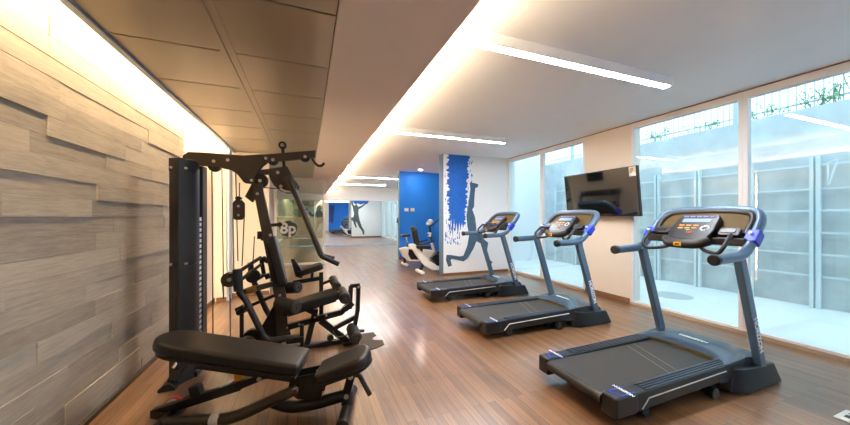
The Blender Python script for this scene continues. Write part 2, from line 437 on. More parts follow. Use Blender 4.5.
# glass partition --------------------------------------------------------------
gp = thing('glass_partition', 'white-framed glass partition with frosted band behind the multi-gym', 'glass partition', (-.2, 10.14, 0))
gx0, gx1 = -.90, .52
MB().bb(gx0, gx0+.06, 10.11, 10.17, 0, 2.6).bb(gx1-.06, gx1, 10.11, 10.17, 0, 2.6).bb(gx0+.06, gx1-.06, 10.11, 10.17, 0, .06).bb(gx0+.06, gx1-.06, 10.11, 10.17, 2.54, 2.6).out('frame', 'frame', gp, bevel=.004, loc=None).location = (.2, -10.14, 0)
MB().bb(gx0+.05, gx1-.05, 10.136, 10.146, .05, 2.55).out('pane', 'pglass', gp).location = (.2, -10.14, 0)
MB().bb(gx0+.06, gx1-.06, 10.131, 10.135, .80, 1.45).out('frosted_film', 'film', gp).location = (.2, -10.14, 0)
MB().bb(gx0+.1, -.36, 10.131, 10.135, 1.46, 1.98).out('tinted_film', 'filmteal', gp).location = (.2, -10.14, 0)
em = MB()
cx, cz = -.52, 1.10
ring = []
for i in range(40):
    t = 2*PI*i/40; r = .245+.012*math.sin(5*t)
    ring.append((cx+r*math.cos(t), cz+r*math.sin(t)*.95))
em.prism(ring, lambda a, b: (a, 10.128, b), (0, .003, 0))
eo = em.out('round_emblem', mat('emblem dark green', (52, 66, 64), .6), gp); eo.location = (.2, -10.14, 0)
lt = lettering('emblem_letters', '8p', .44, (cx-.01, 10.1255, cz-.0), (1, 0, 0), (0, 0, 1), 'white', eo, .001)

# ceiling lamps ---------------------------------------------------------------
def lamp(x0, x1, y, label):
    t = thing('linear_ceiling_lamp', label, 'ceiling lamp', ((x0+x1)/2, y, ZC), 0, 'linear ceiling lamps')
    L = (x1-x0)/2
    MB().bb(-L, L, -.05, .05, -.1, 0).out('housing', 'white', t, bevel=.003)
    MB().bb(-L+.01, L-.01, -.036, .036, -.102, -.1001).out('diffuser', 'lamp', t, bevel=.003)
lamp(1.35, 3.79, 2.29, 'long white linear ceiling lamp nearest the camera, above the treadmills')
lamp(1.244, 3.66, 5.19, 'second linear ceiling lamp, in front of the blue-stroke column')
lamp(1.0, 3.45, 11.55, 'third linear ceiling lamp, in the far room past the blue wall')
lamp(.98, 3.4, 14.1, 'farthest linear ceiling lamp, just above the end mirror')
for x, lab in ((3.5, 'small round downlight beside the blue wall'), (1.13, 'small round downlight at the ceiling edge beside the bulkhead')):
    t = thing('downlight', lab, 'downlight', (x, 9.6, ZC), 0, 'ceiling downlights')
    MB().cyl((0, 0, -.012), (0, 0, 0), .075, seg=24).out('ring', 'white', t)
    MB().cyl((0, 0, -.016), (0, 0, -.0121), .05, seg=20).out('lens', 'down', t)
t = thing('ceiling_sensor', 'tiny dark round sensor on the wall above the mirror', 'sensor', (1.42, YF, 2.86))
MB().cyl((0, -.02, 0), (0, 0, 0), .05).out('base', 'white', t); MB().ball((0, -.03, 0), .03).out('dome', 'tvb', t)
# concealed strips (LED strips in the coves; the one behind the partition is added fill)
tag(MB().bb(.80, .83, YB, YF-.05, ZM+.021, ZM+.032).out('cove_light_strip', 'led'), 'warm light strip hidden along the bulkhead beside the white ceiling', 'light strip')
tag(MB().bb(-1.27, -1.245, YB, 6.15, 2.848, 2.859).out('wall_wash_strip', 'ledw'), 'warm light strip in the slot washing the plank wall', 'light strip')
tag(MB().bb(-1.27, -1.245, 6.65, 10.1, 2.848, 2.859).out('wall_wash_strip', 'ledw'), 'added unseen warm light strip brightening the zone behind the cream partition wall', 'light strip')  # added strip, out of view, brightens the bay behind the partition
tag(MB().bb(XL-.04, XL-.025, 4.752, 4.765, .001, 2.6).out('vertical_light_strip', 'ledv'), 'warm vertical light strip at the end of the plank wall', 'light strip')

# ------------------------------------------------------------------ outdoors
XW = 7.72
struct(MB().bb(XR+.1, 11, -6, 20, -.25, -.01).out('patio_floor', 'patio'))
struct(MB().bb(XW, XW+.3, -6, 20, -.02, 3.25).out('wall_outside', 'retain'))
struct(MB().bb(XR+.22, XW, 8.57, 8.77, -.02, 4.8).out('wall_outside_end', 'white'))
def trellis(y0, y1, label):
    t = thing('wall_trellis', label, 'trellis', (XW-.1, (y0+y1)/2, 0), 0, 'steel rail panels on the outer wall')
    h = (y1-y0)/2
    for s in (-1, 1):
        MB().bb(-.03, .03, s*h-.022, s*h+.022, -.01, 2.42).out('post', 'galv', t, bevel=.004)
    for zz in (.5, .85, 1.2, 1.55, 1.9, 2.28):
        MB().bb(-.012, .012, -h, h, zz-.014, zz+.014).out('rail', 'galv', t)
yy = [.86, 1.64, 2.42, 3.22, 4.02, 4.82, 5.62, 6.42, 7.22, 8.02]
nm = ['steel rail panel on the outer wall at the right picture edge', 'steel rail panel on the outer wall right of the thick window post', 'steel rail panel behind the nearest treadmill console, third from right edge',
      'steel rail panel seen over the left handle of the nearest treadmill', 'steel rail panel seen just right of the television', 'steel rail panel hidden mostly behind the television',
      'steel rail panel seen left of the television top', 'steel rail panel seen above the middle treadmill console', 'farthest steel rail panel on the outer wall']
for i in range(9): trellis(yy[i]+.035, yy[i+1]-.035, nm[i])
t = thing('wall_bracket', 'small triangular steel bracket on the outer rail panel', 'bracket', (XW-.13, 2.28, 2.2))
MB().bar((0, 0, .1), (-.1, -.12, .12), .02, .02).bar((0, 0, -.25), (-.1, -.12, .12), .02, .02).bar((0, 0, .1), (0, 0, -.25), .02, .02).out('arm', 'galv', t)
fe = thing('railing_fence', 'pale vertical-bar fence along the top of the outer wall', 'fence', (XW+.12, 5, 3.25))
for i in range(77):
    y = .8+i*.1-5; w = .035 if i % 20 == 7 else .007
    MB().bb(-w, w, y-w, y+w, 0, 1.25).out('post' if i % 20 == 7 else 'bar', 'fence', fe)
for zz in (.12, .62, 1.2): MB().bb(-.012, .012, -4.3, 3.5, zz-.014, zz+.014).out('rail', 'fence', fe)
def shrub(y, w, h, n, label):
    t = thing('wall_top_shrub', label, 'shrub', (XW+.06, y, 3.25), 0, 'plants on the outer wall top')
    r = random.Random(int(y*100)); b = MB(); st = MB()
    for k in range(max(3, n//9)):
        a = Vector((0, r.uniform(-w, w)*.5, 0)); e = a+Vector((r.uniform(-.12, .05), r.uniform(-.16, .16), h*r.uniform(.4, 1)))
        st.tube([a, (a+e)/2+Vector((0, .02, 0)), e], .005, 5)
        for j in range(9):
            p = a+(e-a)*r.uniform(.15, 1)+Vector((r.uniform(-.05, .05), r.uniform(-.06, .06), r.uniform(-.04, .04)))
            d = Vector((r.uniform(-1, 1), r.uniform(-1, 1), r.uniform(-.4, 1))).normalized()*r.uniform(.03, .06)
            s = d.cross(Vector((r.random(), r.random(), r.random()))).normalized()*.018
            b.quad(p, p+d*.5+s, p+d, p+d*.5-s)
    b.out('foliage', 'leaf', t); st.out('stem', 'stem', t)
shrub(1.95, .9, .55, 150, 'largest green shrub on the outer wall top at the right picture edge')
shrub(2.45, .5, .35, 90, 'bushy green plant on the outer wall top beside the largest shrub')
shrub(3.02, .4, .25, 60, 'low green plant on the outer wall top just right of the window post')
shrub(4.05, .6, .22, 60, 'low plant on the outer wall top left of the window post')
shrub(4.75, .45, .35, 70, 'green plant on the outer wall top at the left of the large window')
tag(MB().cyl((6.35, 3.75, -.012), (6.35, 3.75, -.004), .3, seg=30).out('manhole_cover', 'iron'), 'round grey cover set in the pale patio floor', 'cover')

# ------------------------------------------------------------------ treadmills
def make_treadmill(label):
    OX = 2.95
    t = thing('treadmill', label, 'treadmill', (OX, 1.865, 0), 0, 'black treadmills along the windows')
    X = lambda x: x-OX
    # running deck
    MB().bb(X(2.02), X(3.4), -.27, .27, .10, .196).out('deck', 'tmblack', t, bevel=.012)
    b = MB().bb(X(1.95), X(3.35), -.262, .262, .196, .206)
    b.cyl((X(1.965), -.262, .165), (X(1.965), .262, .165), .04, seg=20)
    bl = b.out('belt', 'belt', t, bevel=.003)
    sm = MB()
    for dx in (0, .10):
        sm.bar((X(2.70)+dx, -.255, .2065), (X(2.90)+dx, .255, .2065), .006, .001)
    sm.out('belt_seam', 'beltseam', bl)
    for s in (-1, 1):
        y0, y1 = sorted((s*.262, s*.372))
        r = MB()
        prof = [(X(1.99), .085), (X(2.9), .105), (X(3.4), .12), (X(3.5), .26), (X(3.3), .235), (X(2.0), .213)]
        r.prism(prof, lambda a, c, ym=(y0+y1)/2: (a, ym, c), (0, .11, 0))
        ro = r.out('side_rail', 'tmblack', t, bevel=.008)
        q = MB()
        for k in range(4):
            yk = s*(.285+k*.024)
            q.bar((X(2.25), yk, .2195), (X(3.3), yk, .2375), .014, .008)
        q.out('foot_grip', 'tmrail', ro, bevel=.002)
        e = MB()
        e.bb(X(1.94), X(2.16), y0-.006, y1+.006, .075, .222).out('end_cap', 'tmblack', t, bevel=.02, seg=3)
        MB().prism([(X(1.985), s*.275), (X(2.15), s*.275), (X(2.15), s*.362), (X(2.02), s*.362)], lambda a, c: (a, c, .2225), (0, 0, .002)).out('blue_decal', 'tmblue', ro)
        MB().prism([(X(2.0), s*.283), (X(2.16), s*.283), (X(2.16), s*.352), (X(2.03), s*.352)], lambda a, c: (a, c, .2237), (0, 0, .002)).out('dark_decal', 'tmblack', ro)
        lettering('model_lettering', 'HORIZON', .034, (X(2.085), s*.318, .2252), (0, -1, 0), (1, 0, 0), 'letter', ro)
        MB().tube([(X(2.2), s*.3735, .10), (X(2.27), s*.3735, .165), (X(3.2), s*.3735, .19)], .005, 6).out('pin_stripe', 'letter', ro)
        f = MB().bb(X(2.25), X(2.33), s*.32-.02, s*.32+.02, .03, .11)
        f.out('support_bracket', 'tmblack', t, bevel=.006)
        MB().cyl((X(2.30), s*.32-.018, .03), (X(2.30), s*.32+.018, .03), .03, seg=16).out('wheel', 'tmblack', t, bevel=.004)
        # base cover
        c = MB()
        base = [(X(3.22), s*.30), (X(3.24), s*.39), (X(3.34), s*.45), (X(3.90), s*.44), (X(3.92), s*.30)]
        top = [(X(3.28), s*.31), (X(3.29), s*.38), (X(3.37), s*.425), (X(3.82), s*.42), (X(3.84), s*.31)]
        bv = [c.bm.verts.new((a, d, .008)) for a, d in base]; tv = [c.bm.verts.new((a, d, .20 if i < 3 else .175)) for i, (a, d) in enumerate(top)]
        c.bm.faces.new(bv); c.bm.faces.new(tv)
        for i in range(5): c.bm.faces.new((bv[i], bv[(i+1) % 5], tv[(i+1) % 5], tv[i]))
        c.out('base_cover', 'tmblack', t, bevel=.014, seg=3)
        # upright
        u = MB().bar((X(3.66), s*.395, .14), (X(3.33), s*.395, 1.13), .055, .085, up=(1, 0, 0))
        uo = u.out('upright', 'tmgrey', t, bevel=.01)
        d = Vector((-.33, 0, .99)).normalized()
        if s < 0:
            for_o = Vector((X(3.61), s*.395-.0285, .29))+d*.17
            lettering('brand_lettering', 'HORIZON', .07, for_o, -d, (d.z, 0, -d.x), 'letter', uo)
        else:
            for_o = Vector((X(3.61), s*.395+.0285, .29))+d*.17
            lettering('brand_lettering', 'HORIZON', .07, for_o, -d, (-d.z, 0, d.x), 'letter', uo)
    # rear cross roller guard, front frame and transport parts
    MB().bb(X(2.0), X(2.04), -.27, .27, .095, .14).out('rear_guard', 'tmblack', t, bevel=.006)
    MB().bb(X(2.9), X(3.85), -.30, -.24, .03, .10).bb(X(2.9), X(3.85), .24, .30, .03, .10).bb(X(3.0), X(3.06), -.36, .36, .03, .08).out('lift_frame', 'tmblack', t, bevel=.006)
    for s in (-1, 1): MB().cyl((X(3.03), s*.36-.03, .045), (X(3.03), s*.36+.03, .045), .045, seg=18).out('wheel', 'tmblack', t, bevel=.006)
    # motor hood with scooped rear edge
    h = MB(); n = 12; A = []
    sec = []
    for i in range(n+1):
        y = -.37+.74*i/n
        xr = X(3.13)+.17*(1-abs(y/.37)**4) if True else 0
        sec.append((y, xr))
    rows = []
    for y, xr in sec:
        e = 1-.10*abs(y/.37)**3
        rows.append([(xr, y, .10), (xr+.005, y, .225*e), (xr+.06, y, .262*e), (X(3.5), y, .285*e), (X(3.74), y, .25*e), (X(3.80), y, .16), (X(3.80), y, .06)])
    V = [[h.bm.verts.new(p) for p in r] for r in rows]
    for i in range(n):
        for j in range(6): h.bm.faces.new((V[i][j], V[i][j+1], V[i+1][j+1], V[i+1][j]))
    h.bm.faces.new(V[0]); h.bm.faces.new(V[-1])
    for i in range(n): h.bm.faces.new((V[i][0], V[i+1][0], V[i+1][6], V[i][6]))
    ho = h.out('motor_hood', 'hood', t)
    l = MB()
    pts = [(xr-.004, y) for y, xr in sec]
    for i in range(n):
        (a0, b0), (a1, b1) = pts[i], pts[i+1]
        l.quad((a0, b0, .207), (a1, b1, .207), (a1, b1, .236), (a0, b0, .236))
    l.out('hood_lip', 'olive', ho)
    lettering('hood_lettering', 'HORIZON', .05, (X(3.46), 0, .2865), (0, -1, 0), (1, 0, -.0), 'letter', ho)
    # handlebar loop
    def side(s): return [(X(2.97), s*.415, 1.115), (X(3.30), s*.415, 1.125), (X(3.41), s*.415, 1.17), (X(3.50), s*.415, 1.27), (X(3.64), s*.41, 1.42), (X(3.72), s*.36, 1.50), (X(3.735), s*.24, 1.515)]
    path = side(-1)+[(X(3.74), 0, 1.522)]+list(reversed(side(1)))
    path = fillet(path, .12, 5)
    hb = MB().tube(path, .040, 14, rz=.034).out('handlebar', 'tmgrey', t)
    for s in (-1, 1):
        MB().cyl((X(2.935), s*.415, 1.114), (X(2.985), s*.415, 1.116), .045, .045, 16).out('end_plug', 'tmblack', t, bevel=.012)
        MB().bar((X(3.46), s*.415, 1.225), (X(3.545), s*.415, 1.32), .088, .086, up=(1, 0, 0)).out('blue_clamp', 'tmblue', t, bevel=.012)
        MB().cyl((X(3.47), s*.415, 1.31), (X(3.455), s*.415, 1.323), .012, seg=10).out('clamp_badge', 'letter', t)
    # inner black grip liner along loop
    inner = fillet([(X(3.50), -.365, 1.29), (X(3.62), -.37, 1.42), (X(3.69), -.33, 1.482), (X(3.715), -.22, 1.495), (X(3.72), 0, 1.50), (X(3.715), .22, 1.495), (X(3.69), .33, 1.482), (X(3.62), .37, 1.42), (X(3.50), .365, 1.29)], .08, 5)
    MB().tube(inner, .028, 10).out('loop_liner', 'tmdark', t)
    # tray shell behind the console
    v = Vector((.16, 0, .16)).normalized()
    sh = [(-.385, .0), (-.392, .12), (-.385, .22), (-.34, .31), (-.24, .35), (0, .36), (.24, .35), (.34, .31), (.385, .22), (.392, .12), (.385, .0)]
    o0 = Vector((X(3.47), 0, 1.24))
    MB().prism(sh, lambda a, c: o0+Vector((0, a, 0))+v*c, Vector((.7, 0, -.7))*.03).out('console_shell', 'olive', t, bevel=.01, seg=3)
    # trays each side
    for s in (-1, 1):
        y0, y1 = sorted((s*.20, s*.35))
        w = MB()
        w.prism(rrect(y0, y1, .01, .10, .02), lambda a, c: o0+Vector((-.035, 0, .03))+Vector((0, a, 0))+v*c, Vector((.7, 0, -.7))*.05)
        w.out('side_tray', 'tmdark', t, bevel=.006)
        MB().prism(rrect(y0+.03, y1-.015, .035, .075, .012), lambda a, c: o0+Vector((-.055, 0, .05))+Vector((0, a, 0))+v*c, Vector((.7, 0, -.7))*.006).out('tray_well', 'tmblack', t)
    MB().bar((X(3.45), -.40, 1.235), (X(3.45), .40, 1.235), .075, .07).out('cross_beam', 'tmdark', t, bevel=.015)
    # console
    vc = Vector((.25, 0, .22)).normalized(); nc = Vector((-.22, 0, .25)).normalized(); oc = Vector((X(3.365), 0, 1.225))
    con = MB().prism([(-.165, .02), (-.185, .12), (-.165, .30), (-.15, .325), (.15, .325), (.165, .30), (.185, .12), (.165, .02), (.14, -.02), (-.14, -.02)],
                     lambda a, c: oc+Vector((0, a, 0))+vc*c, nc*.085).out('console', 'tmblack', t, bevel=.014, seg=3)
    top = nc*.0435
    MB().prism(rrect(-.115, .115, .215, .265, .008), lambda a, c: oc+top+Vector((0, a, 0))+vc*c, nc*.004).out('display', 'screen', con)
    kb = MB()
    for k in range(5): kb.prism(rrect(-.13+k*.054, -.09+k*.054, .288, .303, .004), lambda a, c: oc+top+Vector((0, a, 0))+vc*c, nc*.006)
    kb.out('top_keys', mat('violet grey key', (110, 116, 190), .5) if 'vk' not in M else M['vk'], con)
    kb = MB()
    for k in range(3):
        for j in range(2): kb.prism(rrect(.115-k*.058-.042+.0, .115-k*.058, .162-.038*j, .176-.038*j, .004), lambda a, c: oc+top+Vector((0, a, 0))+vc*c, nc*.006)
    kb.out('speed_keys', 'orange', con)
    MB().prism(rrect(-.0, .035, .095, .11, .004), lambda a, c: oc+top+Vector((0, a, 0))+vc*c, nc*.008).out('start_key', 'green', con)
    MB().prism(rrect(-.03, .02, .062, .078, .004), lambda a, c: oc+top+Vector((0, a, 0))+vc*c, nc*.008).out('stop_key', 'red', con)
    kk = MB()
    for k in range(10):
        tt = 2*PI*k/10
        kk.prism(rrect(-.105+.03*math.cos(tt)-.006, -.105+.03*math.cos(tt)+.006, .135+.03*math.sin(tt)-.005, .135+.03*math.sin(tt)+.005, .002), lambda a, c: oc+top+Vector((0, a, 0))+vc*c, nc*.006)
    kk.out('dial_keys', 'letter', con)
    lip = MB().tube(fillet([(X(3.36), -.17, 1.235), (X(3.30), -.12, 1.205), (X(3.285), 0, 1.20), (X(3.30), .12, 1.205), (X(3.36), .17, 1.235)], .08, 4), .045, 12).out('console_lip', 'tmdark', t)
    MB().prism([(-.03, -.018), (.03, -.018), (.03, .018), (-.03, .018)], lambda a, c: (X(3.243), a+.01, 1.20+c), (.008, 0, 0)).out('safety_key', 'yellow', lip)
    MB().prism([(-.018, -.008), (.018, -.008), (.018, .008), (-.018, .008)], lambda a, c: (X(3.238), a+.01, 1.20+c), (.008, 0, 0)).out('key_slot', 'tmblack', lip)
    # pulse grips
    for s in (-1, 1):
        g = fillet([(X(3.42), s*.30, 1.285), (X(3.36), s*.33, 1.30), (X(3.25), s*.335, 1.20), (X(3.24), s*.30, 1.135), (X(3.30), s*.17, 1.15), (X(3.36), s*.10, 1.19)], .07, 5)
        MB().tube(g, .0165, 10).out('pulse_grip', 'tmdark', t)
    return t
M['vk'] = mat('violet grey key', (110, 116, 190), .5)
tm = make_treadmill('nearest and largest black treadmill, in front of the big bare windows')
dup(tm, (2.95, 3.49, 0), 0, 'middle black treadmill, standing in front of the wall-mounted television')
dup(tm, (2.95, 5.18, 0), 0, 'farthest black treadmill, in front of the running figure mural')

# ------------------------------------------------------------------ television
tvr = thing('television', 'large black wall-mounted television on the cream pier between windows', 'television', (4.88, 4.05, 1.86))
tvr.rotation_euler = (0, 0, 0)
TL, TH = .73, .40
tilt = Matrix.Rotation(math.radians(-6.5), 3, 'Y')
b = MB().box((0, 0, 0), (.05, 2*TL, 2*TH), tilt).out('casing', 'tvb', tvr, bevel=.006)
b = MB().box(tilt @ Vector((-.0262, 0, .004)), (.003, 2*TL-.03, 2*TH-.04), tilt).out('screen', 'tv', tvr)
MB().box(tilt @ Vector((-.029, -TL+.075, TH-.085)), (.002, .11, .15), tilt).out('energy_label', 'sticker', tvr)
MB().box(tilt @ Vector((-.031, -TL+.08, TH-.055)), (.002, .05, .05), tilt).out('label_swatch', 'orange', tvr)
MB().box(tilt @ Vector((-.031, -TL+.095, TH-.095)), (.002, .03, .02), tilt).out('label_swatch', 'green', tvr)
MB().bb(.03, .16, -.2, .2, -.15, .15).out('wall_mount', 'tvb', tvr)
tvr.location = (4.85, 4.055, 1.86)

# ------------------------------------------------------------------ multi-gym
GX, GY = -.3, 3.65
gym = thing('multi_gym', 'tall dark multi-gym with weight tower, seat and overhead boom', 'multi-gym', (GX, GY, 0))
def G(x, z, y=GY): return Vector((x-GX, y-GY, z))
def gb(): return MB()
def bolts(pts, y, parent, r=.016):
    for (x, z) in pts:
        MB().cyl(G(x, z, y), G(x, z, y-.014), r, r*.7, 10).out('bolt', 'bolt', parent)
# weight tower
def plan(pts, z0, z1):
    b = MB(); b.prism(pts, lambda a, c: G(a, (z0+z1)/2, c), (0, 0, z1-z0)); return b
fr = [(-1.135, 3.36), (-1.125, 3.32), (-1.036, 3.25), (-.952, 3.36), (-.95, 3.50), (-.965, 3.50), (-.967, 3.37), (-1.036, 3.27), (-1.11, 3.335), (-1.115, 3.50), (-1.135, 3.50)]
s1 = plan(fr, .0, 1.02).out('front_shroud', 'shroud', gym, bevel=.004)
plan([(a, c+.004) for a, c in fr], 1.025, 1.90).out('front_shroud', 'shroud', gym, bevel=.004)
plan([(-1.137, 3.36), (-1.127, 3.318), (-1.036, 3.247), (-.95, 3.358), (-.95, 3.5), (-1.137, 3.5)], 1.85, 1.965).out('shroud_cap', 'shroud', gym, bevel=.006)
for z in (1.0, 1.05): pass
for (x, y, z) in [(-1.10, 3.295, 1.04), (-.995, 3.30, 1.04), (-1.10, 3.293, 1.88), (-.995, 3.298, 1.88)]:
    MB().cyl(G(x, z, y+.01), G(x, z, y-.012), .011, seg=10).out('bolt', 'bolt', gym)
rr_ = [(-1.115, 3.62), (-.955, 3.62), (-.945, 3.72), (-1.03, 3.80), (-1.125, 3.72)]
plan(rr_, 0, 1.95).out('rear_shroud', 'plate', gym, bevel=.005)
st = plan([(-1.10, 3.44), (-.97, 3.44), (-.97, 3.61), (-1.10, 3.61)], .12, .2).out('weight_stack', 'stack', gym, bevel=.003)
for k in range(24):
    plan([(-1.11, 3.42), (-.962, 3.42), (-.962, 3.61), (-1.11, 3.61)], .21+k*.052, .255+k*.052).out('weight_plate', 'stack', st, bevel=.003)
    MB().bb(-.9618-GX, -.960-GX, 3.53-GY, 3.59-GY, .218+k*.052, .248+k*.052).out('plate_number_label', 'sticker', st)
for y in (3.47, 3.57): MB().cyl(G(-1.03, .05, y), G(-1.03, 1.98, y), .012, seg=10).out('guide_rod', 'chrome', gym)
MB().bb(-1.14-GX, -.93-GX, 3.36-GY, 3.78-GY, 0, .05).out('tower_base', 'black', gym, bevel=.006)
MB().prism([(-1.15, 0), (-1.03, 0), (-1.03, .025), (-1.06, .06), (-1.10, .06), (-1.15, .025)], lambda a, c: G(a, c, 3.22), (0, .12, 0)).bar(G(-1.07, .05, 3.22), G(-1.02, .16, 3.32), .07, .05).out('tower_foot', 'black', gym, bevel=.006)
MB().cyl(G(-1.07, .16, 3.24), G(-1.05, .2, 3.28), .012).out('bolt', 'bolt', gym)
# top gusset plates between tower and column
pl = [(-1.12, 1.975), (-1.11, 2.04), (-1.07, 2.075), (-.94, 2.08), (-.6, 2.075), (-.44, 2.10), (-.36, 2.10), (-.37, 2.04), (-.43, 1.985), (-.475, 1.925), (-.50, 1.86), (-.505, 1.79), (-.60, 1.80), (-.66, 1.885), (-.73, 1.93), (-.82, 1.945), (-.99, 1.96)]
tp = MB(); tp.prism(pl, lambda a, c: G(a, c, 3.60), (0, .012, 0)); tp.prism(pl, lambda a, c: G(a, c, 3.68), (0, .012, 0))
tpo = tp.out('top_plate', 'plate', gym, bevel=.003)
bolts([(-.86, 2.0), (-.74, 2.02), (-.40, 2.06), (-.53, 1.825)], 3.594, tpo)
MB().cyl(G(-.86, 1.955, 3.615), G(-.86, 1.955, 3.665), .055, seg=20).out('pulley', 'black', gym)
# column
colm = MB().prism([(-.535, 1.80), (-.43, 1.80), (-.425, 1.72), (-.205, .60), (-.185, .12), (-.30, .12), (-.32, .60), (-.50, 1.62)], lambda a, c: G(a, c, 3.64), (0, .06, 0)).out('column', 'plate', gym, bevel=.005)
bolts([(-.48, 1.69), (-.38, 1.16), (-.36, 1.26), (-.30, .82), (-.27, .62)], 3.61, colm)
MB().prism([(-.60, 1.66), (-.535, 1.80), (-.50, 1.80), (-.485, 1.66), (-.53, 1.60)], lambda a, c: G(a, c, 3.67), (0, .05, 0)).out('cable_guide', 'plate', gym, bevel=.004)
# base gusset and frame
gs = MB().prism([(-.34, .50), (-.24, .56), (-.20, .34), (-.16, .16), (-.26, .10), (-.42, .02), (-.54, .02), (-.56, .10), (-.48, .24)], lambda a, c: G(a, c, 3.66), (0, .05, 0)).out('base_gusset', 'black', gym, bevel=.005)
bolts([(-.30, .46), (-.25, .37), (-.23, .28), (-.44, .22)], 3.635, gs, .013)
MB().bar(G(-.60, .03, 3.66), G(.46, .03, 3.66), .06, .05).bar(G(-.52, .03, 3.40), G(-.52, .03, 3.95), .06, .05).out('floor_rail', 'black', gym, bevel=.006)
mf = MB().bar(G(-.25, .255), G(.08, .315), .06, .06).bar(G(.06, .312), G(.38, .365), .06, .06).bar(G(.37, .36), G(.46, .47), .055, .055).out('seat_frame', 'black', gym, bevel=.006)
bolts([(-.20, .27), (-.08, .29), (.08, .345), (.20, .35)], GY-.03, mf, .012)
MB().bar(G(.09, .43), G(.0, .055), .06, .06).out('seat_post', 'black', gym, bevel=.006)
MB().bar(G(.14, .30), G(.44, .02), .055, .07).bar(G(.38, .02), G(.56, .02), .16, .03).out('front_leg', 'black', gym, bevel=.006)
MB().cyl(G(.24, .12, 3.60), G(.24, .12, 3.55), .035, seg=16).out('adjuster_knob', 'black', gym)
MB().bb(-.20-GX, -.03-GX, 3.5-GY, 3.62-GY, .13, .19).bb(-.07-GX, -.03-GX, 3.53-GY, 3.6-GY, .0, .3).out('cable_box', 'black', gym, bevel=.01)
MB().cyl(G(-.56, .18, 3.50), G(-.56, .18, 3.56), .075, seg=22).out('floor_pulley', 'black', gym, bevel=.006)
bolts([(-.56, .18)], 3.50, gym, .02)
MB().cyl(G(-.53, .20, 3.62), G(-.53, .20, 3.68), .09, seg=22).out('floor_pulley', 'black', gym, bevel=.006)
# boom
bo = MB().prism([(-.44, 2.10), (-.44, 2.03), (-.38, 2.02), (.085, 2.105), (.09, 2.185), (-.30, 2.12)], lambda a, c: G(a, c, 3.64), (0, .06, 0)).out('boom', 'plate', gym, bevel=.004)
MB().bar(G(-.49, 1.91), G(-.33, 1.935), .05, .055).out('boom_strut', 'plate', gym, bevel=.004)
for (x, z, r) in [(-.335, 2.05, .055), (-.02, 2.105, .055), (-.455, 1.825, .075)]:
    MB().cyl(G(x, z, 3.615), G(x, z, 3.665), r, seg=22).out('pulley', 'black', gym, bevel=.006)
    MB().cyl(G(x, z, 3.615), G(x, z, 3.598), .017, seg=10).out('bolt', 'bolt', gym)
MB().tube(fillet([G(.05, 2.10), G(.075, 2.06), G(.11, 2.02), G(.155, 2.02), G(.18, 2.055)], .05, 4), .014, 8).out('bar_hook', 'black', gym)
# lat arm clevis, cam and press arm
MB().bar(G(-.245, 2.215), G(-.225, 1.93), .03, .06, up=(0, 1, 0)).cyl(G(-.245, 2.215, 3.62), G(-.245, 2.215, 3.68), .04, seg=16).out('clevis', 'black', gym, bevel=.004)
bolts([(-.245, 2.215)], 3.618, gym, .02)
cam = [(-.375, 1.955), (-.20, 1.995), (-.135, 1.87), (-.075, 1.78), (-.085, 1.745), (-.13, 1.71), (-.19, 1.70), (-.26, 1.725), (-.32, 1.775), (-.36, 1.84), (-.378, 1.90)]
co = MB().prism(cam, lambda a, c: G(a, c, 3.64), (0, .045, 0)).out('cam', 'plate', gym, bevel=.004)
bolts([(-.29, 1.92), (-.165, 1.81), (-.26, 1.775)], 3.616, co, .018)
ar = [(-.275+.0, 1.745), (-.225, 1.715), (-.17, 1.712), (-.115, 1.73), (-.11, 1.745), (-.165, 1.73), (-.22, 1.735), (-.262, 1.76)]
MB().prism(ar, lambda a, c: G(a, c, 3.614), (0, .004, 0)).out('cam_lettering', 'sticker', co)
arm = MB().tube([G(-.17, 1.84, 3.60), G(-.12, 1.71, 3.60), G(.145, 1.03, 3.60)], .032, 14).out('press_arm', 'plate', gym)
MB().bar(G(-.20, 1.88, 3.60), G(-.13, 1.74, 3.60), .05, .09, up=(1, 0, 0)).out('arm_sleeve', 'plate', gym, bevel=.008)
MB().cyl(G(.145, 1.02, 3.55), G(.165, 1.0, 3.80), .022, seg=14).out('handle_bar', 'black', gym)
MB().cyl(G(.15, 1.02, 3.56), G(.33, .925, 3.56), .026, seg=14).out('grip', 'foam', gym, bevel=.006)
MB().cyl(G(.165, 1.0, 3.80), G(.30, .96, 3.80), .026, seg=14).out('grip', 'foam', gym, bevel=.006)
# backrest and seat
ax = Vector((.125, 0, -.56)).normalized(); nx = Vector((.56, 0, .125)).normalized()
o0 = G(-.345, 1.245, 3.63)
MB().prism(rrect(0, .53, -.13, .13, .05), lambda a, c: o0+ax*a+Vector((0, c, 0)), nx*.075).out('backrest', 'pad', gym, bevel=.018, seg=3)
MB().prism([(.05, -.09), (.48, -.09), (.48, .09), (.05, .09)], lambda a, c: o0+ax*a+Vector((0, c, 0))-nx*.05, nx*.02).out('backrest_plate', 'black', gym)
MB().bar(G(-.40, 1.16), G(-.32, .98), .05, .05).bar(G(-.45, 1.22), G(-.36, 1.20), .03, .03).out('backrest_bracket', 'black', gym, bevel=.004)
sx = Vector((.57, 0, .135)).normalized(); sn = Vector((-.135, 0, .57)).normalized()
s0 = G(-.235, .455, 3.65)
MB().prism(rrect(0, .60, -.15, .15, .04), lambda a, c: s0+sx*a+Vector((0, c, 0)), sn*.085).out('seat', 'pad', gym, bevel=.018, seg=3)
MB().prism([(.04, -.10), (.54, -.10), (.54, .10), (.04, .10)], lambda a, c: s0+sx*a+Vector((0, c, 0))-sn*.055, sn*.02).bar(G(.02, .40), G(.05, .45), .08, .08).out('seat_plate', 'black', gym)
